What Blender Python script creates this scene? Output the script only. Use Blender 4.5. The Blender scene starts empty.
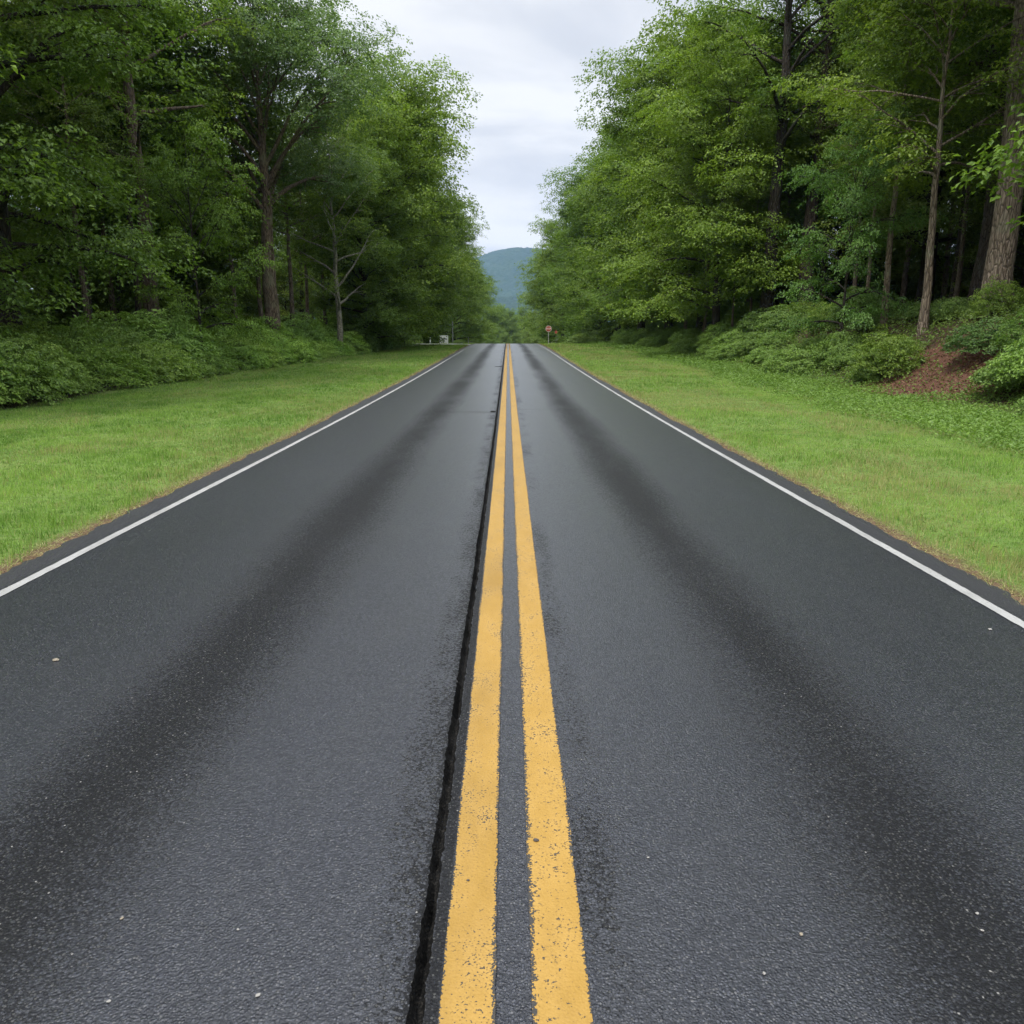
import bpy, math, numpy as np
from math import radians as R_
C = bpy.context.scene.collection
scene = bpy.context.scene
rng0 = np.random.default_rng(7)

# ------------------------------------------------------------------ helpers
def S(t):
    t = np.clip(t, 0.0, 1.0)
    return t * t * (3 - 2 * t)

def vnoise(x, y, seed=0):
    x = np.asarray(x, float); y = np.asarray(y, float)
    xi = np.floor(x); yi = np.floor(y); xf = S(x - xi); yf = S(y - yi)
    def h(a, b):
        v = np.sin(a * 127.1 + b * 311.7 + seed * 74.7) * 43758.5453
        return v - np.floor(v)
    return ((h(xi, yi) * (1 - xf) + h(xi + 1, yi) * xf) * (1 - yf)
            + (h(xi, yi + 1) * (1 - xf) + h(xi + 1, yi + 1) * xf) * yf)

def fbm(x, y, seed=0, octs=4):
    v = 0; a = 0.5; f = 1.0
    for k in range(octs):
        v = v + a * vnoise(np.asarray(x) * f, np.asarray(y) * f, seed + k); a *= .5; f *= 2.03
    return v

def nrmz(v):
    return v / np.maximum(np.linalg.norm(v, axis=-1, keepdims=True), 1e-9)

def mesh_np(name, verts, faces, attrs=None, smooth=False, mat_idx=None):
    """verts (N,3), faces (M,k) all with the same corner count"""
    me = bpy.data.meshes.new(name)
    verts = np.ascontiguousarray(verts, np.float32); faces = np.ascontiguousarray(faces, np.int32)
    k = faces.shape[1]; m = len(faces)
    me.vertices.add(len(verts)); me.vertices.foreach_set('co', verts.ravel())
    me.loops.add(m * k); me.loops.foreach_set('vertex_index', faces.ravel())
    me.polygons.add(m); me.polygons.foreach_set('loop_start', np.arange(0, m * k, k, dtype=np.int32))
    if mat_idx is not None:
        me.polygons.foreach_set('material_index', np.ascontiguousarray(mat_idx, np.int32))
    me.update(calc_edges=True)
    me.polygons.foreach_set('use_smooth', np.full(m, bool(smooth)))
    for an, av in (attrs or {}).items():
        a = me.attributes.new(an, 'FLOAT', 'FACE')
        a.data.foreach_set('value', np.ascontiguousarray(av, np.float32))
    me.validate()
    return me

def link(name, me, mats=None, parent=None):
    o = bpy.data.objects.new(name, me); C.objects.link(o)
    if mats is not None:
        for m in (mats if isinstance(mats, (list, tuple)) else [mats]):
            if len(me.materials) < (len(mats) if isinstance(mats, (list, tuple)) else 1):
                me.materials.append(m)
    if parent is not None: o.parent = parent
    return o

def empty(name, loc=(0, 0, 0), rz=0.0):
    o = bpy.data.objects.new(name, None); C.objects.link(o)
    o.location = loc; o.rotation_euler = (0, 0, rz); o.empty_display_size = .3
    return o

def tag(o, label=None, cat=None, group=None, kind=None):
    if label: o['label'] = label
    if cat: o['category'] = cat
    if group: o['group'] = group
    if kind: o['kind'] = kind
    return o

def copy_tree(o, parent=None):
    c = o.copy(); C.objects.link(c)
    if parent is not None: c.parent = parent
    for ch in list(o.children):
        copy_tree(ch, c)
    return c

# ------------------------------------------------------------------ node helpers
class NT:
    def __init__(self, nt):
        self.nt = nt; nt.nodes.clear()
    def n(self, typ, **kw):
        nd = self.nt.nodes.new(typ)
        for k, v in kw.items():
            if k.startswith('i_'):
                nd.inputs[k[2:].replace('_', ' ')].default_value = v
            else:
                setattr(nd, k, v)
        return nd
    def l(self, a, b): self.nt.links.new(a, b)
    def put(self, sock, v):
        if isinstance(v, (int, float)): sock.default_value = v
        elif isinstance(v, (tuple, list)):
            sock.default_value = tuple(v) + ((1.0,) if len(v) == 3 and sock.type == 'RGBA' else ())
        else: self.l(v, sock)
    def math(self, op, a, b=None, c=None, clamp=False):
        nd = self.n('ShaderNodeMath', operation=op); nd.use_clamp = clamp
        self.put(nd.inputs[0], a)
        if b is not None: self.put(nd.inputs[1], b)
        if c is not None: self.put(nd.inputs[2], c)
        return nd.outputs[0]
    def mix(self, f, a, b, blend='MIX'):
        nd = self.n('ShaderNodeMix', data_type='RGBA', blend_type=blend)
        self.put(nd.inputs[0], f); self.put(nd.inputs[6], a); self.put(nd.inputs[7], b)
        return nd.outputs[2]
    def ss(self, v, lo, hi, a=0.0, b=1.0):
        nd = self.n('ShaderNodeMapRange', interpolation_type='SMOOTHSTEP')
        self.put(nd.inputs[0], v); self.put(nd.inputs[1], lo); self.put(nd.inputs[2], hi)
        self.put(nd.inputs[3], a); self.put(nd.inputs[4], b)
        return nd.outputs[0]
    def noise(self, vec, scale, detail=3.0, rough=.5, dist=0.0):
        nd = self.n('ShaderNodeTexNoise'); self.l(vec, nd.inputs['Vector'])
        nd.inputs['Scale'].default_value = scale; nd.inputs['Detail'].default_value = detail
        nd.inputs['Roughness'].default_value = rough; nd.inputs['Distortion'].default_value = dist
        return nd.outputs['Fac']
    def voro(self, vec, scale, feature='F1', out='Distance'):
        nd = self.n('ShaderNodeTexVoronoi', feature=feature); self.l(vec, nd.inputs['Vector'])
        nd.inputs['Scale'].default_value = scale
        return nd.outputs[out]
    def mapping(self, vec, scale=(1, 1, 1), loc=(0, 0, 0)):
        nd = self.n('ShaderNodeMapping'); self.l(vec, nd.inputs['Vector'])
        nd.inputs['Scale'].default_value = scale; nd.inputs['Location'].default_value = loc
        return nd.outputs[0]
    def bump(self, h, strength, dist):
        nd = self.n('ShaderNodeBump'); self.l(h, nd.inputs['Height'])
        nd.inputs['Strength'].default_value = strength; nd.inputs['Distance'].default_value = dist
        return nd.outputs[0]

def mat(name):
    m = bpy.data.materials.new(name); m.use_nodes = True
    return m, NT(m.node_tree)

def finish(t, color, rough=.6, spec=.5, normal=None, metallic=0.0):
    b = t.n('ShaderNodeBsdfPrincipled'); o = t.n('ShaderNodeOutputMaterial')
    t.put(b.inputs['Base Color'], color); t.put(b.inputs['Roughness'], rough)
    t.put(b.inputs['Specular IOR Level'], spec); b.inputs['Metallic'].default_value = metallic
    if normal is not None: t.l(normal, b.inputs['Normal'])
    t.l(b.outputs[0], o.inputs['Surface'])
    return b

def obj_co(t): return t.n('ShaderNodeTexCoord').outputs['Object']

# ------------------------------------------------------------------ place
CAM_H = 1.75
def p_(Y):
    Y = np.asarray(Y, float)
    up = .75 * S((Y - 10) / 80.0)
    d = np.maximum(Y - 90, 0)
    drop = np.where(d < 30, d * d / 60 * .05, .05 * (d - 15))
    drop = 9.5 * (1 - np.exp(-drop / 9.5))
    return up - drop

EL, ER = -3.83, 3.45           # pavement edges
def eL(Y):                      # lawn / thicket edge on the left
    return np.interp(Y, [-20, 18, 30, 50, 67, 80, 100], [-12.3, -12.1, -11.6, -10.7, -9.6, -9.2, -9.0])
def eR(Y):                      # mown lawn / weeds on the right
    return np.interp(Y, [-20, 12, 20, 39, 60, 80, 100], [7.6, 7.8, 8.0, 9.3, 9.9, 9.6, 9.2])

def g_(X, Y):
    X = np.asarray(X, float); Y = np.asarray(Y, float)
    z = p_(Y)
    near = 1 - S((Y - 95) / 60)
    bank = 2.3 * S((X - 10.8) / 5.0) + .9 * S((X - 15) / 14)
    lbank = 1.1 * S((-X - 11.5) / 9.0)
    z = z + near * (bank + lbank)
    z = z + near * (.25 * (fbm(X * .35, Y * .35, 3) - .5) * S((np.abs(X) - 9.5) / 3))
    z = z + .05 * (fbm(X * .5, Y * .5, 5) - .5) * S((np.abs(X) - 4) / 2)
    d = np.maximum(EL - X, X - ER)          # distance outside the pavement
    z = z - .11 + .095 * S((d + .22) / .22) + .02 * S(d / 1.2)
    return z

# ------------------------------------------------------------------ materials
def make_asphalt():
    m, t = mat('asphalt')
    co = obj_co(t)
    sep = t.n('ShaderNodeSeparateXYZ'); t.l(co, sep.inputs[0]); x = sep.outputs[0]
    wob = t.noise(t.mapping(co, (1.2, .22, 1)), 1.0, 3)
    xw = t.math('ADD', x, t.math('MULTIPLY', t.math('SUBTRACT', wob, .5), .28))
    def band(c, w):
        d = t.math('ABSOLUTE', t.math('SUBTRACT', xw, c))
        return t.ss(d, 0.0, w, 1.0, 0.0)
    grain2 = t.noise(co, 70.0, 3, .6)
    fine = t.noise(co, 260.0, 2, .6)
    peb = t.voro(co, 115.0)
    vs = t.n('ShaderNodeTexVoronoi'); t.l(co, vs.inputs['Vector']); vs.inputs['Scale'].default_value = 105.0
    ss_ = t.n('ShaderNodeSeparateColor'); t.l(vs.outputs['Color'], ss_.inputs[0])
    rnd, rnd2 = ss_.outputs[0], ss_.outputs[1]
    stone = t.ss(vs.outputs['Distance'], .30, .55, 1.0, 0.0)
    wid = t.noise(t.mapping(co, (.5, .12, 1), (7, 3, 0)), 1.3, 4, .6)
    bands = t.math('MULTIPLY', t.math('MAXIMUM', band(-1.60, .66), band(1.42, .62)), t.ss(wid, .3, .6, .72, 1.12))
    def stipple(p, lo=.42, hi=.62, amp=2.6):
        return t.ss(t.math('ADD', p, t.math('MULTIPLY', t.math('SUBTRACT', t.math('ADD', t.math('MULTIPLY', grain2, .6), t.math('MULTIPLY', rnd, .4)), .5), amp)), lo, hi)
    br = t.math('ADD', t.math('MULTIPLY', bands, .38), t.math('MULTIPLY', t.math('MULTIPLY', stipple(bands, .35, .75), .55), t.ss(bands, 0, .35)))
    def near(c, w0, w1): return t.ss(t.math('ABSOLUTE', t.math('SUBTRACT', x, c)), w0, w1, 1.0, 0.0)
    blot = t.noise(t.mapping(co, (1.0, .3, 1)), 2.6, 5, .65)
    seam = t.math('MAXIMUM', t.math('MULTIPLY', near(-.27, .0, .34), t.ss(blot, .36, .66, .5, .95)), near(-.262, .0, .085))
    mid = t.math('MULTIPLY', near(.27, .0, .26), t.ss(t.noise(t.mapping(co, (1, .25, 1), (3, 9, 0)), 2.2, 5, .65), .42, .68, .35, .75))
    sp = stipple(t.math('MAXIMUM', seam, mid), .60, .85, 1.9)
    edge_strip = t.math('MULTIPLY', near(-.205, .012, .03), .9)
    rough_area = t.math('MINIMUM', t.math('MAXIMUM', br, t.math('MAXIMUM', sp, edge_strip)), 1.0)
    large = t.noise(t.mapping(co, (.8, .15, 1)), 1.1, 4)
    patch = t.noise(t.mapping(co, (1, .4, 1), (11, 2, 0)), 3.2, 5, .65)
    binder = t.mix(t.ss(large, .3, .7), (.0046, .0053, .0092), (.0072, .0081, .0138))
    sc_ = t.mix(rnd2, (.0062, .007, .0112), (.032, .0350, .049))
    sc_ = t.mix(t.ss(rnd, .80, .99), sc_, (.085, .084, .086))
    col = t.mix(t.math('MULTIPLY', stone, .9), binder, sc_)
    col = t.mix(t.ss(patch, .35, .7, .0, .30), col, (.018, .0185, .021))
    dark = t.mix(t.math('MULTIPLY', stone, t.ss(rnd, .55, 1.0)), (.0055, .0055, .0052), (.052, .052, .048))
    col = t.mix(t.math('MULTIPLY', rough_area, .8), col, dark)
    # outer shoulder outside the white lines is rough and dark too
    sh = t.math('MAXIMUM', t.ss(x, 3.16, 3.28), t.ss(x, -3.64, -3.52, 1.0, 0.0))
    col = t.mix(t.math('MULTIPLY', sh, .6), col, (.022, .022, .023))
    # pale stone chips in the mix
    vd = t.voro(co, 42.0); vc = t.n('ShaderNodeTexVoronoi'); t.l(co, vc.inputs['Vector']); vc.inputs['Scale'].default_value = 42.0
    sc = t.n('ShaderNodeSeparateColor'); t.l(vc.outputs['Color'], sc.inputs[0])
    chip = t.math('MULTIPLY', t.ss(vd, .08, .2, 1.0, 0.0), t.ss(t.math('ADD', sc.outputs[0], t.math('MULTIPLY', rough_area, .07)), .975, .985))
    col = t.mix(t.math('MULTIPLY', chip, t.math('ADD', .30, t.math('MULTIPLY', rough_area, .45))), col, (.30, .29, .27))
    rg = t.math('ADD', t.ss(rough_area, 0, 1, .36, .66), t.math('MULTIPLY', t.math('SUBTRACT', large, .5), .12))
    rg = t.math('ADD', rg, t.math('MULTIPLY', sh, .15))
    hgt = t.math('ADD', t.math('MULTIPLY', peb, -.7), t.math('ADD', t.math('MULTIPLY', stone, .45), t.math('MULTIPLY', fine, .5)))
    nb = t.bump(hgt, .85, .0038)
    b = finish(t, col, rg, t.ss(rough_area, 0, 1, .44, .12), nb)
    t.put(b.inputs['Coat Weight'], t.math('MULTIPLY', t.math('SUBTRACT', 1.0, t.math('MULTIPLY', rough_area, .68)), t.math('MULTIPLY', t.ss(sh, 0, 1, .95, .2), t.ss(rnd2, .1, .9, .45, 1.0))))
    b.inputs['Coat Roughness'].default_value = .30; b.inputs['Coat IOR'].default_value = 1.42
    t.l(t.bump(hgt, .45, .003), b.inputs['Coat Normal'])
    return m

def make_tar():
    m, t = mat('tar'); co = obj_co(t)
    g = t.noise(co, 120.0, 2)
    finish(t, t.mix(t.ss(g, .45, .75), (.004, .004, .004), (.022, .020, .017)), .85, .12, t.bump(g, .9, .006))
    return m

def make_paint(name, col, col2, wear, edge=None):
    m, t = mat(name); co = obj_co(t)
    n1 = t.noise(co, 120.0, 2, .55); n2 = t.noise(t.mapping(co, (1, .5, 1)), 7.0, 4, .6)
    n3 = t.noise(co, 38.0, 3, .6)
    th = t.math('ADD', t.math('MULTIPLY', n1, .7), t.math('MULTIPLY', n3, .3))
    lim = t.ss(n2, .3, .75, wear - .07, wear + .05)
    if edge:
        sep = t.n('ShaderNodeSeparateXYZ'); t.l(co, sep.inputs[0])
        for e, wd in edge:
            d = t.math('ABSOLUTE', t.math('SUBTRACT', sep.outputs[0], e))
            lim = t.math('ADD', lim, t.ss(d, 0, wd, .17, 0.0))
    worn = t.ss(t.math('SUBTRACT', lim, th), -.01, .03)
    c = t.mix(t.ss(n2, .25, .75), col, col2)
    c = t.mix(t.math('MULTIPLY', t.ss(n1, .3, .55, 1, 0), .22), c, t.mix(1.0, c, (.55, .5, .42), 'MULTIPLY'))
    grime = t.noise(t.mapping(co, (1, .3, 1), (5, 1, 0)), 2.4, 5, .65)
    c = t.mix(t.ss(grime, .42, .72, 0.0, .38), c, t.mix(1.0, c, (.52, .50, .48), 'MULTIPLY'))
    c = t.mix(worn, c, (.035, .033, .03))
    peb = t.voro(co, 105.0)
    finish(t, c, .6, .35, t.bump(t.math('ADD', t.math('MULTIPLY', peb, -.7), t.math('MULTIPLY', worn, -.5)), .55, .003))
    return m

def make_ground():
    m, t = mat('ground'); co = obj_co(t)
    sep = t.n('ShaderNodeSeparateXYZ'); t.l(co, sep.inputs[0]); x = sep.outputs[0]
    n1 = t.noise(co, .6, 4); n2 = t.noise(co, 9.0, 4, .65); n3 = t.noise(co, 60.0, 3, .6)
    grass = t.mix(t.ss(n1, .3, .7), (.085, .160, .028), (.13, .20, .045))
    grass = t.mix(t.ss(n2, .45, .7), grass, (.055, .095, .02))
    grass = t.mix(t.ss(n3, .45, .65, 0, .6), grass, (.17, .19, .06))
    soil = t.mix(t.ss(n3, .35, .65), (.055, .036, .022), (.15, .098, .058))
    soil = t.mix(t.ss(n2, .5, .7), soil, (.21, .14, .075))
    litter = t.mix(t.ss(n3, .35, .65), (.025, .016, .011), (.085, .05, .032))
    litter = t.mix(t.ss(n2, .45, .7), litter, (.03, .045, .016))
    d = t.math('MAXIMUM', t.math('SUBTRACT', EL, x), t.math('SUBTRACT', x, ER))
    dj = t.math('ADD', d, t.math('MULTIPLY', t.math('SUBTRACT', n2, .5), .5))
    c = t.mix(t.ss(dj, .05, .3), soil, grass)
    xj = t.math('ADD', x, t.math('MULTIPLY', t.math('SUBTRACT', n1, .5), 1.6))
    fl = t.math('MAXIMUM', t.ss(xj, 10.6, 11.8), t.ss(xj, -12.6, -11.4, 1.0, 0.0))
    c = t.mix(fl, c, litter)
    # bare reddish earth on the cut bank
    ym = sep.outputs[1]
    bx = t.math('SUBTRACT', x, 12.6); by = t.math('MULTIPLY', t.math('SUBTRACT', ym, 23.2), .62)
    dd = t.math('SQRT', t.math('ADD', t.math('MULTIPLY', bx, bx), t.math('MULTIPLY', by, by)))
    patch = t.ss(t.math('ADD', dd, t.math('MULTIPLY', t.math('SUBTRACT', n2, .5), 1.2)), 1.5, 2.4, 1.0, 0.0)
    earth = t.mix(t.ss(n3, .35, .65), (.05, .022, .014), (.17, .088, .058))
    earth = t.mix(t.ss(n2, .45, .62), earth, (.085, .042, .028))
    c = t.mix(patch, c, earth)
    h = t.math('ADD', t.math('MULTIPLY', n3, .4), n2)
    finish(t, c, .95, .15, t.bump(h, .8, .05))
    return m

def make_leaf(name, dark, light, dry=(.16, .15, .05), trans=.42, rough=.45):
    m, t = mat(name)
    at = t.n('ShaderNodeAttribute', attribute_name='tint')
    oi = t.n('ShaderNodeObjectInfo')
    c = t.mix(at.outputs['Fac'], dark, light)
    c = t.mix(1.0, c, oi.outputs['Color'], 'MULTIPLY')
    b = t.n('ShaderNodeBsdfPrincipled')
    t.l(c, b.inputs['Base Color']); b.inputs['Roughness'].default_value = rough
    b.inputs['Specular IOR Level'].default_value = .28
    tr = t.n('ShaderNodeBsdfTranslucent')
    t.l(t.mix(1.0, c, (1.25, 1.3, .7), 'MULTIPLY'), tr.inputs['Color'])
    mx = t.n('ShaderNodeMixShader'); mx.inputs[0].default_value = trans
    t.l(b.outputs[0], mx.inputs[1]); t.l(tr.outputs[0], mx.inputs[2])
    o = t.n('ShaderNodeOutputMaterial'); t.l(mx.outputs[0], o.inputs['Surface'])
    return m

def make_grass(name):
    m, t = mat(name)
    at = t.n('ShaderNodeAttribute', attribute_name='tint')
    dr = t.n('ShaderNodeAttribute', attribute_name='dry')
    c = t.mix(at.outputs['Fac'], (.080, .175, .022), (.275, .42, .085))
    c = t.mix(dr.outputs['Fac'], c, (.34, .29, .145))
    b = t.n('ShaderNodeBsdfPrincipled')
    t.l(c, b.inputs['Base Color']); b.inputs['Roughness'].default_value = .55
    b.inputs['Specular IOR Level'].default_value = .25
    tr = t.n('ShaderNodeBsdfTranslucent'); t.l(t.mix(1.0, c, (1.2, 1.25, .7), 'MULTIPLY'), tr.inputs['Color'])
    mx = t.n('ShaderNodeMixShader'); mx.inputs[0].default_value = .35
    t.l(b.outputs[0], mx.inputs[1]); t.l(tr.outputs[0], mx.inputs[2])
    o = t.n('ShaderNodeOutputMaterial'); t.l(mx.outputs[0], o.inputs['Surface'])
    return m

def make_bark(name, a, b_, lichen):
    m, t = mat(name); co = obj_co(t)
    f = t.noise(t.mapping(co, (1, 1, .16)), 16.0, 4, .65)
    v = t.voro(t.mapping(co, (1, 1, .2)), 13.0, 'DISTANCE_TO_EDGE')
    l = t.noise(co, 1.3, 3)
    fine = t.noise(co, 60., 2)
    c = t.mix(t.ss(f, .35, .65), a, b_)
    c = t.mix(t.ss(v, .0, .12, .75, 0.0), c, tuple(k * .3 for k in a))
    c = t.mix(t.ss(l, .5, .72, 0, .6), c, lichen)
    c = t.mix(t.ss(fine, .3, .7, .25, 0), c, (.02, .017, .014))
    oi = t.n('ShaderNodeObjectInfo'); c = t.mix(1.0, c, oi.outputs['Color'], 'MULTIPLY')
    h = t.math('ADD', t.ss(v, 0, .2), t.math('MULTIPLY', f, .6))
    finish(t, c, .9, .15, t.bump(h, .9, .03))
    return m

def plain(name, col, rough=.6, spec=.4, metallic=0.0, var=.15, scale=9.0):
    m, t = mat(name); co = obj_co(t)
    n = t.noise(co, scale, 4)
    c = t.mix(t.ss(n, .3, .7), tuple(k * (1 - var) for k in col), tuple(min(1, k * (1 + var)) for k in col))
    finish(t, c, rough, spec, None, metallic)
    return m

M_ASPH = make_asphalt(); M_TAR = make_tar()
M_YEL = make_paint('yellow_paint', (.295, .172, .030), (.35, .212, .050), .415, [(.065, .022), (.221, .012), (-.036, .018), (-.185, .012)])
M_WHITE = make_paint('white_paint', (.25, .25, .24), (.33, .33, .32), .36)
M_GROUND = make_ground(); M_GRASS = make_grass('grass_blades')
M_LEAF = make_leaf('leaf_green', (.074, .124, .026), (.180, .252, .052))
M_LEAF_Y = make_leaf('leaf_yellow_green', (.100, .162, .026), (.225, .300, .056))
M_LEAF_B = make_leaf('leaf_blue_green', (.066, .120, .048), (.145, .210, .092))
M_LEAF_S = make_leaf('leaf_shrub', (.088, .148, .032), (.195, .278, .066), trans=.36)
M_BARK = make_bark('bark_brown', (.085, .068, .055), (.17, .145, .12), (.16, .17, .13))
M_BARK_D = make_bark('bark_dark', (.035, .029, .024), (.075, .064, .052), (.075, .085, .06))
M_BARK_P = make_bark('bark_pale', (.16, .15, .125), (.30, .28, .235), (.22, .24, .18))

# ------------------------------------------------------------------ ground, road
def grid_mesh(name, xs, ys, zf, smooth=True):
    XX, YY = np.meshgrid(xs, ys); ZZ = zf(XX, YY)
    V = np.stack([XX, YY, ZZ], -1).reshape(-1, 3)
    nx, ny = len(xs), len(ys)
    i = np.arange((ny - 1) * (nx - 1)); r = i // (nx - 1); c = i % (nx - 1); a = r * nx + c
    return mesh_np(name, V, np.stack([a, a + 1, a + 1 + nx, a + nx], -1), smooth=smooth)

def cat(*a): return np.unique(np.round(np.concatenate(a), 4))
xs = cat([-3500, -1500, -800, -400, -200, -120], np.arange(-80, 80.1, 4), np.arange(-24, 24.1, .5),
         np.arange(-4.6, -3.5, .08), np.arange(3.2, 4.3, .08), [120, 200, 400, 800, 1500, 3500])
ys = cat([-300, -150, -80, -40, -20], np.arange(-10, 60, .6), np.arange(60, 130, 1.5), np.arange(130, 420, 8),
         [500, 700, 1000, 1400, 2000, 3500, 5200])
ground = link('ground', grid_mesh('ground', xs, ys, g_), M_GROUND)
tag(ground, kind='structure')

yr = cat(np.arange(-8, 1, .3), np.arange(1, 7, .012), np.arange(7, 14, .035), np.arange(14, 40, .14), np.arange(40, 130, .8), np.arange(130, 261, 5))
def jag(y, amp, f, seed): return amp * (fbm(y * f, y * 0 + 1.7, seed, 4) - .47) * 2
def build_road():
    n = len(yr); z = p_(yr)
    gl = -.266 + jag(yr, .008, 1.2, 11) + jag(yr, .008, 34., 12) + jag(yr, .006, 75., 19)
    gr = -.224 + jag(yr, .004, 1.4, 13) + jag(yr, .008, 30., 14) + jag(yr, .006, 80., 20); gl = np.minimum(gl, gr - .012)
    le = EL + jag(yr, .10, .9, 15) + jag(yr, .06, 7, 16)
    re = ER + jag(yr, .09, .9, 17) + jag(yr, .06, 7, 18)
    dep = np.where(yr < 130, .022 + .05 * fbm(yr * 9, yr * 0, 77), .03)
    cols = [(le - .01, z - .10), (le, z - .006), (le + .06, z)]
    for xx in (-3.2, -2.4, -1.6, -.9, -.45): cols.append((np.full(n, xx), z))
    cols += [(gl, z - .002), (gl + .012, z - dep * .75), ((gl + gr) / 2, z - dep), (gr - .008, z - dep * .8), (gr, z + .004)]
    for xx in (-.19, -.04, .07, .22, .9, 1.6, 2.4): cols.append((np.full(n, xx), z + (.004 if xx < -.1 else .0)))
    cols += [(re - .06, z), (re, z - .006), (re + .01, z - .10)]
    nc = len(cols)
    V = np.zeros((n, nc, 3))
    for k, (cx, cz) in enumerate(cols):
        V[:, k, 0] = cx; V[:, k, 1] = yr; V[:, k, 2] = cz
    a = (np.arange(n - 1)[:, None] * nc + np.arange(nc - 1)[None, :])
    F = np.stack([a, a + 1, a + 1 + nc, a + nc], -1)
    mi = np.zeros((n - 1, nc - 1), int); mi[:, 8:12] = 1
    return mesh_np('road', V.reshape(-1, 3), F.reshape(-1, 4), mat_idx=mi.ravel())
road = link('road', build_road(), [M_ASPH, M_TAR]); tag(road, kind='structure')

def strip(name, x0, x1, m, y0, y1, lift=.0045, amp=.004, seed=0):
    yy = yr[(yr >= y0) & (yr <= y1)]; z = p_(yy) + lift
    xa = x0 + jag(yy, amp, 14., seed) + jag(yy, amp * 1.5, 1.2, seed + 1); xb = x1 + jag(yy, amp, 14., seed + 2) + jag(yy, amp * 1.5, 1.2, seed + 3)
    n = len(yy); V = np.zeros((n, 2, 3)); V[:, 0, 0] = xa; V[:, 1, 0] = xb; V[:, :, 1] = yy[:, None]; V[:, :, 2] = z[:, None]
    a = np.arange(n - 1) * 2
    o = link(name, mesh_np(name, V.reshape(-1, 3), np.stack([a, a + 1, a + 3, a + 2], -1)), m, road)
    return o
o = strip('centre_line', -.185, -.036, M_YEL, -8, 260, lift=.0085, seed=21); o['label'] = 'yellow centre line beside the black seam'
o = strip('centre_line', .065, .221, M_YEL, -8, 260, seed=31); o['label'] = 'yellow centre line with the dark pebble on it'
o = strip('edge_line', -3.545, -3.467, M_WHITE, -8, 260, amp=.006, seed=41)
o = strip('edge_line', 3.142, 3.22, M_WHITE, -8, 260, amp=.006, seed=51)

# transverse crack sealed with tar and dark blotches next to the seam
def crack(name, x0, x1, y, w, seed):
    n = 60; x = np.linspace(x0, x1, n); yy = y + jag(x, .12, 1.5, seed) + jag(x, .03, 9, seed)
    ww = w * (.5 + fbm(x * 6, x * 0, seed)); ww[0] = ww[-1] = .002
    V = np.zeros((n, 2, 3)); V[:, 0] = np.stack([x, yy - ww, p_(yy) + .0065], -1); V[:, 1] = np.stack([x, yy + ww, p_(yy) + .0065], -1)
    a = np.arange(n - 1) * 2
    return link(name, mesh_np(name, V.reshape(-1, 3), np.stack([a, a + 2, a + 3, a + 1], -1)), M_TAR, road)
crack('crack', -1.7, -.30, 18.3, .020, 61); crack('crack', .26, 1.9, 18.9, .010, 62)
crack('crack', -.62, -.29, 39.5, .32, 63); crack('crack', -.40, -.285, 18.4, .16, 64)

# pale side road joining at the crest
def side_road():
    x = cat(np.arange(-60, -3.9, 1.0), [-3.9]); yv = np.array([83.6, 84.8, 86, 87.2])
    m, t = mat('pale_gravel'); co = obj_co(t); n = t.noise(co, 3.0, 5); n2 = t.noise(co, 40., 3)
    finish(t, t.mix(t.ss(n, .3, .7), (.30, .28, .25), (.42, .40, .37)), .9, .2, t.bump(n2, .6, .02))
    return link('side_road', grid_mesh('side_road', x, yv, lambda X, Y: g_(X, Y) + .03 + .03 * S((-X - 4) / 2)), m)
tag(side_road(), kind='structure')

# ------------------------------------------------------------------ leaves and wood
def leaf_quads(pos, d, nr, size, tint, width=.34):
    d = nrmz(d); side = nrmz(np.cross(nr, d)); up = np.cross(d, side)
    s = size[:, None]
    V = np.stack([pos, pos + d * s * .48 + side * s * width + up * s * .10,
                  pos + d * s - up * s * .12, pos + d * s * .48 - side * s * width + up * s * .10], 1)
    return V.reshape(-1, 3), np.arange(len(pos) * 4).reshape(-1, 4), tint

def tubes(P, Rd, seg):
    """P (B,K,3) polylines, Rd (B,K) radii -> verts, quad faces"""
    B, K, _ = P.shape
    T = np.gradient(P, axis=1); T = nrmz(T)
    ref = np.where(np.abs(T[..., 2:3]) > .8, np.array([1., 0, 0]), np.array([0, 0, 1.]))
    ref[:] = ref[:, :1]
    U = nrmz(np.cross(ref, T)); W = np.cross(T, U)
    a = np.linspace(0, 2 * np.pi, seg, endpoint=False)
    ring = U[:, :, None] * np.cos(a)[:, None] + W[:, :, None] * np.sin(a)[:, None]
    V = P[:, :, None] + ring * Rd[:, :, None, None]
    b, k, s = np.meshgrid(np.arange(B), np.arange(K - 1), np.arange(seg), indexing='ij')
    i0 = (b * K + k) * seg + s; i1 = (b * K + k) * seg + (s + 1) % seg
    F = np.stack([i0, i1, i1 + seg, i0 + seg], -1).reshape(-1, 4)
    return V.reshape(-1, 3), F

def merge(parts):
    Vs, Fs, off = [], [], 0
    for V, F in parts:
        Vs.append(V); Fs.append(F + off); off += len(V)
    return np.concatenate(Vs), np.concatenate(Fs)

def dirv(az, el): return np.stack([np.cos(az) * np.cos(el), np.sin(az) * np.cos(el), np.sin(el)], -1)

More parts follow.
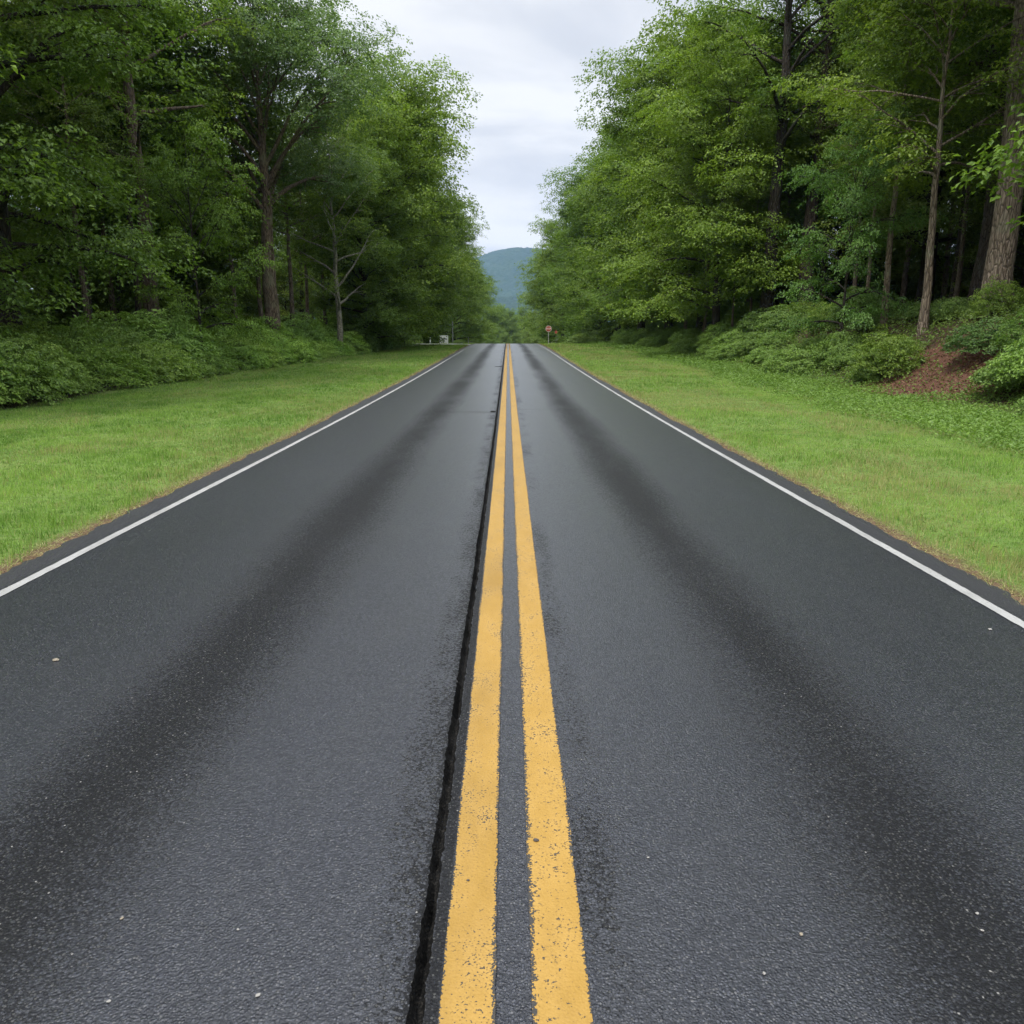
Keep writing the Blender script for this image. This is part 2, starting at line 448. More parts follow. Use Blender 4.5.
def spray_leaves(rng, c, az, rs, nl, leaf, droop, flat, tilt, nn=.40):
    """c (N,3) spray centres, az heading, rs radius"""
    N = len(c)
    a = rng.uniform(-.25, 1, (N, nl)); b = rng.normal(0, .42, (N, nl)) * (1.05 - .5 * np.abs(a))
    h = rng.normal(0, flat, (N, nl)) - droop * np.clip(a, 0, 1) ** 2 - droop * .6 * b * b
    r = rs[:, None]
    ca, sa = np.cos(az)[:, None], np.sin(az)[:, None]
    pos = np.stack([c[:, None, 0] + (ca * a - sa * b) * r, c[:, None, 1] + (sa * a + ca * b) * r, c[:, None, 2] + h * r], -1)
    la = az[:, None] + np.clip(b * 2.2, -1.3, 1.3) + rng.normal(0, .55, (N, nl))
    le = rng.normal(-.35, .40, (N, nl))
    d = dirv(la, le)
    nr = np.stack([ca * tilt + rng.normal(0, nn, (N, nl)), sa * tilt + rng.normal(0, nn, (N, nl)), np.ones((N, nl))], -1)
    size = leaf * rng.uniform(.65, 1.25, (N, nl))
    base = np.clip(rng.normal(.42, .22, N), 0, 1)
    tint = np.clip(base[:, None] + rng.normal(0, .16, (N, nl)), 0, 1)
    return pos.reshape(-1, 3), d.reshape(-1, 3), nrmz(nr.reshape(-1, 3)), size.ravel(), tint.ravel()

def make_tree(kind, seed, H, r0, base, R, prof, n_limbs, e_low, e_high, curve, m_leaf, m_bark, leaf=.12, nl=26,
              rs=.62, sec=2.6, bare=.22, droop=.35, flat=.10, lean=(0, 0), gap=.42, top=.88, sides=None, wob=.5, lobes=(.62, 1.0), lr=(.22, .55), ls=13, zsq=.6, sel=.26, nn=.34):
    rng = np.random.default_rng(seed)
    K = 18
    t = np.linspace(0, 1, K)
    wx = np.cumsum(rng.normal(0, 1, K)) * H * .004 * wob; wy = np.cumsum(rng.normal(0, 1, K)) * H * .004 * wob
    tp = np.stack([wx - wx[0] + lean[0] * H * t ** 1.3, wy - wy[0] + lean[1] * H * t ** 1.3, t * H * top], -1)
    tp[0, 2] = -.4
    tr = r0 * ((1 - t) ** .85 * .97 + .03) + r0 * .38 * np.exp(-t * H / .55)
    trunk = tubes(tp[None], tr[None], 14)
    # limbs
    s = np.sort((np.arange(n_limbs) + rng.uniform(.0, 1., n_limbs)) / n_limbs)
    tl = base + (.97 - base) * s
    az = np.arange(n_limbs) * 2.399 + rng.normal(0, .5, n_limbs) + seed
    if sides is not None:
        az = np.where(rng.random(n_limbs) < sides[1], sides[0] + rng.normal(0, .7, n_limbs), az)
    pr = np.interp(s, *prof)
    L = R * pr * rng.uniform(.72, 1.18, n_limbs)
    e0 = np.interp(s, [0, 1], [e_low, e_high]) + rng.normal(0, .14, n_limbs)
    KL = 9
    u = np.linspace(0, 1, KL)
    P0 = np.stack([np.interp(tl, t, tp[:, k]) for k in range(3)], -1)
    el = e0[:, None] + curve * u[None] + np.cumsum(rng.normal(0, .09, (n_limbs, KL)), 1)
    aw = az[:, None] + np.cumsum(rng.normal(0, .12, (n_limbs, KL)), 1)
    st = dirv(aw, el) * (L / (KL - 1))[:, None, None]
    LP = P0[:, None] + np.concatenate([np.zeros((n_limbs, 1, 3)), np.cumsum(st, 1)[:, :-1]], 1)
    rl0 = np.minimum(np.interp(tl, t, tr) * .46, .022 * L + .02)
    LR = rl0[:, None] * (1 - u[None]) ** .8 + .010
    limbs = tubes(LP, LR, 7)
    # secondaries
    sp, sa_, se, sl, sr = [], [], [], [], []
    for i in range(n_limbs):
        m = max(4, int(L[i] * sec))
        uu = np.sort(rng.uniform(bare, 1.0, m)); sgn = np.where(np.arange(m) % 2, 1, -1)
        sp.append(np.stack([np.interp(uu, u, LP[i, :, k]) for k in range(3)], -1))
        sa_.append(np.interp(uu, u, aw[i]) + sgn * rng.uniform(.35, 1.15, m) * (1 - uu * .5))
        se.append(np.interp(uu, u, el[i]) * .55 + rng.normal(0.0, sel, m))
        sl.append((.35 + .30 * L[i] * (1.1 - uu)) * rng.uniform(.6, 1.3, m))
        sr.append(np.interp(uu, u, LR[i]) * .55)
    sp = np.concatenate(sp); sa_ = np.concatenate(sa_); se = np.concatenate(se); sl = np.concatenate(sl); sr = np.concatenate(sr)
    KS = 5; us = np.linspace(0, 1, KS); n2 = len(sp)
    el2 = se[:, None] - .35 * us[None] + np.cumsum(rng.normal(0, .1, (n2, KS)), 1)
    az2 = sa_[:, None] + np.cumsum(rng.normal(0, .16, (n2, KS)), 1)
    st2 = dirv(az2, el2) * (sl / (KS - 1))[:, None, None]
    SP = sp[:, None] + np.concatenate([np.zeros((n2, 1, 3)), np.cumsum(st2, 1)[:, :-1]], 1)
    SR = sr[:, None] * (1 - us[None]) + .006
    secs = tubes(SP, SR, 4)
    # sprays
    cs, ca = [], []
    cnt = np.maximum(1, (sl / gap).astype(int))
    for q in range(int(cnt.max()) + 1):
        k = cnt > q - 1
        f = np.where(cnt > 0, np.clip(1.0 - (q / np.maximum(cnt, 1)) * .8, .15, 1), 1)
        f = f[k]
        idx = f * (KS - 1); i0 = np.minimum(idx.astype(int), KS - 2); w = (idx - i0)[:, None]
        pk = SP[k]
        r_ = np.arange(len(pk))
        cs.append(pk[r_, i0] * (1 - w) + pk[r_, i0 + 1] * w)
        ca.append(az2[k][r_, i0] + rng.normal(0, .7, len(pk)))
    cs = np.concatenate(cs); ca = np.concatenate(ca)
    # limb tips
    cs = [cs, LP[:, -1], LP[:, -2]]; ca = [ca, aw[:, -1], aw[:, -2]]
    # rounded clumps of foliage carried by the outer limbs
    for lu in lobes:
        lc = np.stack([[np.interp(lu, u, LP[i, :, k]) for k in range(3)] for i in range(n_limbs)])
        r_l = (lr[0] * L + lr[1]) * rng.uniform(.7, 1.25, n_limbs)
        m = np.maximum(5, (ls * r_l ** 2 / 1.6).astype(int)); idx = np.repeat(np.arange(n_limbs), m)
        v = nrmz(rng.normal(0, 1, (len(idx), 3)) + [0, 0, .35]); q = rng.uniform(.55, 1.02, len(idx))
        cs.append(lc[idx] + v * (q * r_l[idx])[:, None] * [1, 1, zsq] + [0, 0, .15]); ca.append(np.arctan2(v[:, 1], v[:, 0]) + rng.normal(0, .4, len(idx)))
    cs = np.concatenate(cs); ca = np.concatenate(ca)
    cs = cs + rng.normal(0, .10, cs.shape)
    ok = cs[:, 2] > .5; cs = cs[ok]; ca = ca[ok]
    rsz = rs * rng.uniform(.6, 1.3, len(cs))
    pos, d, nr, size, tint = spray_leaves(rng, cs, ca, rsz, nl, leaf, droop, flat, .28, nn)
    V, F, tn = leaf_quads(pos, d, nr, size, tint)
    root = empty(kind)
    link('trunk', mesh_np(kind + '_trunk', *trunk, smooth=True), m_bark, root)
    link('branches', mesh_np(kind + '_branches', *merge([limbs, secs]), smooth=True), m_bark, root)
    link('crown', mesh_np(kind + '_crown', V, F, {'tint': tn}), m_leaf, root)
    print(kind, seed, 'leaves', len(pos))
    return root

FULL = ([0, .12, .4, .75, 1], [.66, .92, 1.0, .88, .55])
HIGH = ([0, .35, .8, 1], [.7, 1.0, .95, .6])
VASE = ([0, .3, .7, 1], [1.0, 1.0, .9, .7])
P = {}
P['edge1'] = make_tree('broadleaf_tree', 3, 22, .34, .07, 6.0, FULL, 62, .12, 1.2, -.45, M_LEAF, M_BARK_D, leaf=.195, nl=19, rs=.72, sec=2.0, gap=.66, droop=.25, flat=.17, zsq=.8, nn=.42, ls=16)
P['edge2'] = make_tree('broadleaf_tree', 14, 21, .32, .05, 5.6, FULL, 60, .2, 1.25, -.60, M_LEAF, M_BARK_D, leaf=.195, nl=19, rs=.72, sec=2.0, gap=.66, droop=.25, flat=.17, zsq=.8, nn=.42, ls=16)
P['edge3'] = make_tree('broadleaf_tree', 29, 22, .32, .06, 6.4, FULL, 56, .3, 1.2, -.75, M_LEAF_Y, M_BARK_D, leaf=.195, nl=19, rs=.78, sec=2.0, gap=.66, droop=.25, flat=.17, zsq=.8, nn=.42, ls=16)
P['dense'] = make_tree('maple_tree', 5, 22, .38, .13, 4.9, FULL, 44, .15, 1.15, -.6, M_LEAF, M_BARK_D, leaf=.145, nl=28, rs=.78, sec=2.6, gap=.5, droop=.5, flat=.09, lr=(.30, .5), ls=9, zsq=.45, sel=.12, nn=.24)
P['bright'] = make_tree('maple_tree', 8, 18, .28, .14, 6.0, FULL, 38, .2, 1.1, -.6, M_LEAF_Y, M_BARK_D, leaf=.16, nl=28, rs=.85, sec=2.5, gap=.52, droop=.5, flat=.09, lr=(.30, .5), ls=9, zsq=.45, sel=.12, nn=.24)
P['slim'] = make_tree('slim_tree', 81, 13, .15, .42, 4.3, FULL, 22, .2, 1.1, -.55, M_LEAF_Y, M_BARK, leaf=.12, nl=32, rs=.7, sec=2.6, gap=.5, droop=.55, flat=.05, lobes=(1.0,), lr=(.25, .4), ls=9, zsq=.28, sel=.12, nn=.24)
P['open'] = make_tree('tall_tree', 21, 25, .36, .36, 5.2, HIGH, 26, .45, 1.2, .0, M_LEAF, M_BARK_D, leaf=.13, nl=26, rs=.62, sec=1.5, gap=.8, bare=.5, zsq=.4, sel=.16, nn=.28, lobes=(1.0,), lr=(.2, .45), ls=6)
P['oak'] = make_tree('oak_tree', 33, 18.5, .42, .42, 6.6, VASE, 24, .80, 1.25, -.65, M_LEAF_B, M_BARK_D, leaf=.13, nl=33, rs=.6, sec=2.0, gap=.6, bare=.45, flat=.16, top=.8, lobes=(.75, 1.0), lr=(.24, .6), ls=18)
P['under'] = make_tree('understory_tree', 41, 9.0, .10, .12, 3.7, FULL, 24, .25, 1.1, -.55, M_LEAF_Y, M_BARK_D, leaf=.12, nl=32, rs=.6, sec=2.8, gap=.44, droop=.55, flat=.05, lobes=(1.0,), lr=(.25, .4), ls=9, zsq=.28, sel=.12, nn=.24)
P['pale'] = make_tree('slender_tree', 52, 15.0, .20, .20, 3.9, VASE, 20, .5, 1.1, -.1, M_LEAF_Y, M_BARK_P, leaf=.13, nl=18, rs=.5, sec=1.7, gap=.75, bare=.5, wob=1.2, lobes=(1.0,), lr=(.16, .5), ls=14)
P['wood1'] = make_tree('forest_tree', 63, 25, .42, .38, 5.4, HIGH, 32, .25, 1.1, -.3, M_LEAF, M_BARK, leaf=.15, nl=26, rs=.7, sec=2.0, gap=.6, bare=.3)
P['wood2'] = make_tree('forest_tree', 74, 21, .17, .40, 3.8, HIGH, 26, .3, 1.1, -.3, M_LEAF, M_BARK, leaf=.14, nl=24, rs=.65, sec=2.0, gap=.6, bare=.3)
used = set()

def px2x(px, Y): return (px - 508.0) / 800.0 * (Y * .976 + .38)

def plant(key, X, Y, sc, rz, label, cat_='tree', group=None, tint=(1, 1, 1), bark=(1, 1, 1), sz=1.0, name=None):
    r = P[key]
    tint = tuple(v * f for v, f in zip(tint, (1.06, 1.06, .92)))
    if key in used: r = copy_tree(r)
    used.add(key)
    r.location = (X, Y, float(g_(X, Y)) - .05); r.rotation_euler = (0, 0, rz); r.scale = (sc, sc, sc * sz)
    if name: r.name = name
    for k in ('group',):
        if k in r: del r[k]
    tag(r, label, cat_, group)
    for ch in r.children:
        ch.color = (*(tint if ch.name.startswith('crown') else bark), 1)
    return r

# --- left edge of the road, near to far
plant('bright', -18.2, 16.0, 1.0, 2.4, 'leafy tree mostly outside the frame whose bright branch reaches in over the left thicket', tint=(.9, .98, .95))
plant('dense', px2x(22, 25.5), 25.5, 1.0, .6, 'dark dense tree with drooping layered foliage at the left edge of the photo', tint=(.92, 1.0, .98))
plant('open', px2x(160, 36), 36, 1.0, 1.1, 'tall tree on the left with thick dark trunk and open crown against the sky', tint=(1.2, 1.2, 1.0), bark=(2.6, 2.35, 2.15))
plant('under', px2x(205, 35), 35, .72, .4, 'small bright green layered tree in front of the left wood, beside the thick dark trunk', tint=(.8, .92, .8), sz=1.5)
plant('oak', px2x(276, 46), 46, 1.13, .2, 'big spreading blue green tree with fanned limbs and a tall bare trunk on the left', tint=(1.2, 1.18, 1.15), bark=(3.0, 2.7, 2.4))
plant('pale', px2x(341, 55), 55, 1.02, 3.6, 'slender leaning tree with pale grey bark and sparse leaves in front of the left wood', tint=(.95, .98, .95), bark=(1.5, 1.45, 1.4))
plant('edge3', px2x(384, 68), 68, 1.04, 4.4, 'tall light green tree on the left, beside the big spreading blue green tree', tint=(1.0, 1.04, .92))
plant('edge2', px2x(366, 61), 61, .72, 2.4, 'shorter dark tree behind the slender pale trunk on the left', tint=(.92, .98, .88))
plant('edge2', px2x(402, 78), 78, 1.10, .9, 'tall full dark green tree leaning over the left lawn, right of the light green one', tint=(1.0, 1.04, .92))
plant('edge1', px2x(414, 96), 96, 1.02, 3.0, 'full green tree of the left row standing just behind the white signboard', tint=(.95, 1.0, .85))
plant('edge1', px2x(420, 107), 107, 1.0, 2.0, 'last full tree of the left row before the crest', tint=(1.0, 1.05, .92))
# --- right edge
plant('wood1', px2x(989, 27), 27, 1.05, 2.2, 'tall tree with the thickest grey brown trunk, at the right edge of the photo', tint=(1, 1, .95), bark=(1.9, 1.8, 1.7))
plant('wood1', px2x(972, 35), 35, 1.0, 4.0, 'tall trunk half hidden just behind the thickest grey brown trunk', tint=(.9, 1, .9), bark=(.75, .72, .7))
plant('under', px2x(838, 32), 32, .64, 5.0, 'small blue green tree with drooping feathery boughs on the right bank', tint=(.70, .90, 1.35), sz=1.45)
plant('wood2', px2x(880, 32), 32, .75, 1.0, 'thinnest pale straight trunk standing on the right bank', bark=(2.1, 1.95, 1.7))
plant('slim', px2x(918, 28), 28, 1.0, 2.9, 'slim tree with straight brown trunk and bright yellow green boughs, left of the thickest trunk', bark=(1.8, 1.7, 1.55))
plant('wood1', px2x(800, 47), 47, 1.05, .3, 'thick dark trunk deep in the right wood behind the drooping blue green tree', tint=(.9, 1, .9), bark=(.6, .57, .55))
plant('open', px2x(765, 46), 46, 1.12, 3.0, 'tall dark tree of the right wood with bare limbs arching over at the top', tint=(1.05, 1.08, .9))
plant('bright', px2x(715, 50), 50, .93, .5, 'bright yellow green maple with layered boughs reaching furthest left on the right side', tint=(.95, 1.0, .9))
plant('edge2', px2x(700, 60), 60, 1.06, 3.3, 'full mid green tree behind the bright yellow green maple', tint=(1.1, 1.1, .95))
plant('edge3', px2x(668, 68), 68, 1.04, 1.3, 'broad yellow green tree in the right row, tallest outline against the sky', tint=(.8, .88, .8))
plant('dense', px2x(640, 77), 77, 1.0, 1.9, 'dark layered tree in the middle of the right row', tint=(.95, 1.08, 1.0))
plant('edge1', px2x(618, 88), 88, 1.0, 5.2, 'full green tree of the right row standing above the stop sign', tint=(1.0, 1.05, .9))
plant('edge3', px2x(600, 100), 100, .98, 1.2, 'last full tree of the right row, behind the stop sign', tint=(.72, .84, .85))
plant('edge2', px2x(590, 112), 112, .98, 1.2, 'dark full tree just past the crest on the right, behind the last of the row', tint=(.9, 1.0, 1.0))
for px, Y, sc in ((731, 48, .45), (748, 47, .5), (716, 55, .5), (860, 38, .6), (948, 36, .7)):
    plant('wood2', px2x(px, Y), Y, sc, px, 'thin pole like trunk standing at the shady edge of the right wood', group='thin poles at the edge of the right wood', bark=(1.5, 1.4, 1.25), name='slim_tree')
for px, Y, sc in ((266, 51, .95), (294, 53, .95), (311, 59, .85), (327, 63, .9), (238, 47, .8), (120, 40, .9), (95, 34, .8)):
    plant('wood2', px2x(px, Y), Y, sc, px, 'straight trunk standing just inside the left wood', group='straight trunks just inside the left wood', bark=(1.5, 1.4, 1.3), name='slim_tree')
for px, Y, sc in ((684, 62, .8), (703, 56, .75), (745, 56, .85), (780, 52, .8), (818, 50, .9), (848, 46, .8), (896, 44, .9), (938, 42, .9)):
    plant('wood2', px2x(px, Y), Y, sc, px, 'straight trunk standing just inside the right wood', group='straight trunks just inside the right wood', bark=(1.6, 1.5, 1.4), name='slim_tree')
# --- beyond the crest
for i, (px, Y, sc, key, rz, lb) in enumerate([
        (452, 126, 1.0, 'edge2', 3, 'first tree beyond the crest on the left, tallest of those behind the signboard'),
        (455, 150, 1.0, 'edge1', 1, 'second tree beyond the crest on the left, half covered by the first'),
        (467, 185, 1.0, 'dense', 2, 'dark tree in the far left row below the blue hill'),
        (479, 235, 1.0, 'edge1', 4, 'smallest far tree at the end of the left row below the hill'),
        (562, 128, .92, 'edge1', 3, 'first tree beyond the crest on the right, left of the stop sign'),
        (549, 165, .98, 'edge2', 5, 'narrow far tree on the right whose top touches the hill'),
        (560, 200, 1.0, 'dense', .4, 'far dark tree half hidden in the right row beyond the crest'),
        (498, 330, .95, 'edge2', 2, 'pale far tree in the gap at the end of the road, nearest the left row'),
        (510, 345, .85, 'edge1', .7, 'pale far tree in the middle of the gap at the end of the road'),
        (524, 335, .92, 'dense', 1.8, 'pale far tree in the gap at the end of the road, nearest the right row')]):
    plant(key, px2x(px, Y), Y, sc, rz, lb, group='trees beyond the crest of the road', tint=(1.05, 1.08, 1.0))
for px, Y, sc, key in ((494, 385, .8, 'edge1'), (503, 400, .85, 'edge2'), (513, 392, .8, 'dense'), (521, 410, .85, 'edge1'), (532, 380, .9, 'edge2'), (516, 300, .38, 'edge2'), (529, 285, .42, 'edge3'), (537, 300, .6, 'edge1'), (505, 290, .36, 'edge1')):
    plant(key, px2x(px, Y), Y, sc, px, 'far pale tree among those closing the gap at the end of the road', group='trees closing the gap at the end of the road', name='broadleaf_tree')
# --- the wood behind, both sides
rb = np.random.default_rng(99)
def wood(side, rows, label, group):
    for X, ylist in rows:
        for Y in ylist:
            thin = side < 0 and 150 < 508 - (X) * 800 / (Y * .976 + .38) < 380
            key = rb.choice(['wood1', 'wood2', 'edge1', 'edge2', 'dense', 'wood1'])
            x = side * (X + rb.uniform(-1.5, 1.5)); y = Y + rb.uniform(-2, 2)
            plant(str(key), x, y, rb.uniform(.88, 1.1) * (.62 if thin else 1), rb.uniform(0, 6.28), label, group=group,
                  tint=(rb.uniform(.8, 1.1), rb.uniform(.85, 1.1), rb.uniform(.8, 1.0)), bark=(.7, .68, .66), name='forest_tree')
wood(-1, [(19.5, [24, 44, 53, 62, 74, 88]), (25, [18, 30, 38, 48, 58, 70, 84]), (33, [26, 42, 56, 72, 92]), (44, [30, 46, 62, 80, 100]), (17, [100, 112, 124]), (24, [98, 112, 128]), (32, [108, 126])],
     'tree deep in the left wood behind the roadside trees', 'trees deep in the left wood')

wood(1, [(20, [22, 40, 54, 66, 80]), (26, [28, 36, 46, 58, 72, 90]), (34, [30, 44, 60, 80]), (45, [36, 54, 72, 94]), (17, [94, 108, 124]), (25, [104, 120]), (33, [96, 114, 132])],
     'tree deep in the right wood behind the roadside trees', 'trees deep in the right wood')
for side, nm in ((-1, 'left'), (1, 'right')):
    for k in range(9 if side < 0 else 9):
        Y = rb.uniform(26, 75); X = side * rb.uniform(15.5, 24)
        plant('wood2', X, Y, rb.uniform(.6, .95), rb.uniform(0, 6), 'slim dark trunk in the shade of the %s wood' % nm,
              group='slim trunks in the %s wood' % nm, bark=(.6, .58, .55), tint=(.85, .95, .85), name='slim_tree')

    for k in range(24):
        Y = rb.uniform(34, 98); X = side * rb.uniform(18.0, 30)
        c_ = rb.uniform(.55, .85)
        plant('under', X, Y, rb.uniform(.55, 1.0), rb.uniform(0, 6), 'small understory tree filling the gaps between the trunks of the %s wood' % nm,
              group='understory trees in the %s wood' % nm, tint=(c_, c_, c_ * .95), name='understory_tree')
# ------------------------------------------------------------------ shrubs
def make_shrub(seed, rad, hgt, n, leaf, nl, m_leaf, spiky=0.0):
    rng = np.random.default_rng(seed)
    az = rng.uniform(0, 2 * np.pi, n); q = np.sqrt(rng.uniform(0, 1, n))
    lump = .7 + .45 * fbm(np.cos(az) * 1.7 + q * 1.5 + 5, np.sin(az) * 1.7 + 5, seed)
    zz = hgt * np.sqrt(np.maximum(0, 1 - (q * .95) ** 2)) * lump * rng.uniform(.12, 1.12 + spiky, n) ** .8
    c = np.stack([np.cos(az) * q * rad, np.sin(az) * q * rad, zz], -1)
    pos, d, nr, size, tint = spray_leaves(rng, c, az + rng.normal(0, .6, n), rng.uniform(.18, .36, n), nl, leaf, .4, .10, .55)
    V, F, tn = leaf_quads(pos, d, nr, size, tint, .36)
    ns = 26
    a = rng.uniform(0, 2 * np.pi, ns); u = np.linspace(0, 1, 5)
    rr = rng.uniform(.2, .85, ns) * rad
    SP = np.stack([np.cos(a)[:, None] * (rr[:, None] * u ** 1.2 + .08), np.sin(a)[:, None] * (rr[:, None] * u ** 1.2 + .08),
                   -.15 + (hgt * np.sqrt(1 - (rr / rad) ** 2 * .9))[:, None] * u[None]], -1)
    stems = tubes(SP, np.tile(.012 * (1 - u * .7), (ns, 1)), 4)
    root = empty('shrub')
    link('stems', mesh_np('shrub_stems', *stems, smooth=True), M_BARK_D, root)
    link('foliage', mesh_np('shrub_foliage', V, F, {'tint': tn}), m_leaf, root)
    return root
P['shr1'] = make_shrub(1, 1.5, 1.3, 400, .088, 24, M_LEAF_S)
P['shr2'] = make_shrub(2, 1.7, 1.75, 460, .094, 24, M_LEAF_S)
P['shr3'] = make_shrub(3, 1.3, 1.05, 340, .082, 24, M_LEAF_S)
P['shr4'] = make_shrub(4, 1.2, 1.7, 330, .080, 24, M_LEAF_Y, spiky=.25)
def shrub(key, X, Y, sc, lb, group, tint):
    r = plant(key, X, Y, sc, rb.uniform(0, 6.28), lb, 'shrub', group, tint=tint, sz=rb.uniform(.85, 1.15), name='shrub')
    for ch in r.children:
        if ch.name.startswith('foliage'): ch.color = (*tint, 1)
    return r
y = 12.0
while y < 74:
    t_ = rb.uniform(1.15, 1.8) + .3 * float(S((y - 25) / 20))
    shrub(str(rb.choice(['shr1', 'shr3', 'shr1', 'shr2'])), float(eL(y)) - 1.25 + rb.uniform(-.4, .25), y, rb.uniform(.8, 1.1),
          'low leafy shrub in the front of the thicket along the left lawn', 'front shrubs of the left thicket', (t_, t_ * rb.uniform(.95, 1.08), t_ * rb.uniform(.8, 1.05)))
    y += rb.uniform(1.4, 2.0)
y = 14.0
while y < 76:
    t_ = rb.uniform(1.15, 1.8) + .35 * float(S((y - 25) / 20))
    shrub(str(rb.choice(['shr2', 'shr1', 'shr2', 'shr4'])), float(eL(y)) - 3.3 + rb.uniform(-.6, .6), y, rb.uniform(1.1, 1.5),
          'taller leafy shrub at the back of the thicket along the left lawn', 'rear shrubs of the left thicket', (t_, t_ * 1.03, t_ * rb.uniform(.85, 1.1)))
    y += rb.uniform(1.9, 2.8)
y = 17.0
while y < 84:
    if not (20.3 < y < 25.5):
        t_ = rb.uniform(.95, 1.35)
        shrub(str(rb.choice(['shr1', 'shr3', 'shr3'])), 12.4 + rb.uniform(-.8, .8), y, rb.uniform(.5, .95),
              'low leafy shrub at the foot of the right bank', 'shrubs at the foot of the right bank', (t_, t_ * 1.05, t_ * .95))
    y += rb.uniform(.9, 1.5)
y = 18.0
while y < 80:
    t_ = rb.uniform(.9, 1.25)
    if not 21.3 < y < 25.8: shrub(str(rb.choice(['shr2', 'shr1', 'shr4'])), 14.8 + rb.uniform(-.8, .8), y, rb.uniform(.8, 1.15) * (.62 if y < 33 else .78),
          'leafy shrub covering the upper slope of the right bank', 'shrubs on the upper right bank', (t_, t_ * 1.05, t_ * 1.05))
    y += rb.uniform(1.6, 2.4)
for side, nm in ((1, 'right'), (-1, 'left')):
    for k in range(22):
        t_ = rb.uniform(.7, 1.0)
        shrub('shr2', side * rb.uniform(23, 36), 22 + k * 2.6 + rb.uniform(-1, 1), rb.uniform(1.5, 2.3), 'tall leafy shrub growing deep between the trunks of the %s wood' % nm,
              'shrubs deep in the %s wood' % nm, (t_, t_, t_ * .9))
for side, nm in ((1, 'right'), (-1, 'left')):
    for k in range(14):
        shrub(('shr1', 'shr2')[k % 2], side * (9.5 + (k * 5.3) % 9), 95 + k * 2.2, rb.uniform(1.0, 1.5), 'low shrub under the %s trees beyond the crest' % nm,
              'shrubs under the %s trees beyond the crest' % nm, (.9, .95, .9))
shrub('shr4', px2x(885, 25.6), 25.6, .85, 'upright light green shrub just left of the bare reddish earth', None, (.9, .95, .9))
shrub('shr2', px2x(985, 22.6), 22.6, .62, 'dark rounded shrub overhanging the bare reddish earth below the thickest trunk', None, (.62, .75, .8))
shrub('shr4', px2x(1030, 20.5), 20.5, .7, 'tall bright shrub at the right edge of the photo beside the bare earth', None, (.7, .85, .85))
for px, Y, lb in ((455, 89.5, 'small pale shrub beside the white signboard'), (580, 93, 'low shrub right of the stop sign'), (535, 104, 'bright low shrub left of the stop sign beyond the crest')):
    if px == 455: px = 459
    shrub('shr3', px2x(px, Y), Y, 0.5 if px < 500 else 1.1, lb, None, (1.1, 1.1, 1.0))

# ------------------------------------------------------------------ grass and weeds (uncountable)
def blades(X, Y, hgt, wid, tint, dry, rng, flat=0.0):
    n = len(X); Z = g_(X, Y)
    az = rng.uniform(0, 2 * np.pi, n); ln = rng.normal(0, .5, n)
    la = rng.uniform(0, 2 * np.pi, n); lean = np.abs(rng.normal(.25, .30, n)) + flat
    b = np.stack([X, Y, Z - .005], -1)
    sd = np.stack([np.cos(az), np.sin(az), np.zeros(n)], -1) * (wid * .5)[:, None]
    up = np.stack([np.cos(la) * np.sin(lean), np.sin(la) * np.sin(lean), np.cos(lean)], -1)
    tip = b + up * hgt[:, None]
    V = np.stack([b - sd, b + sd, tip], 1)
    return V.reshape(-1, 3), tint, dry

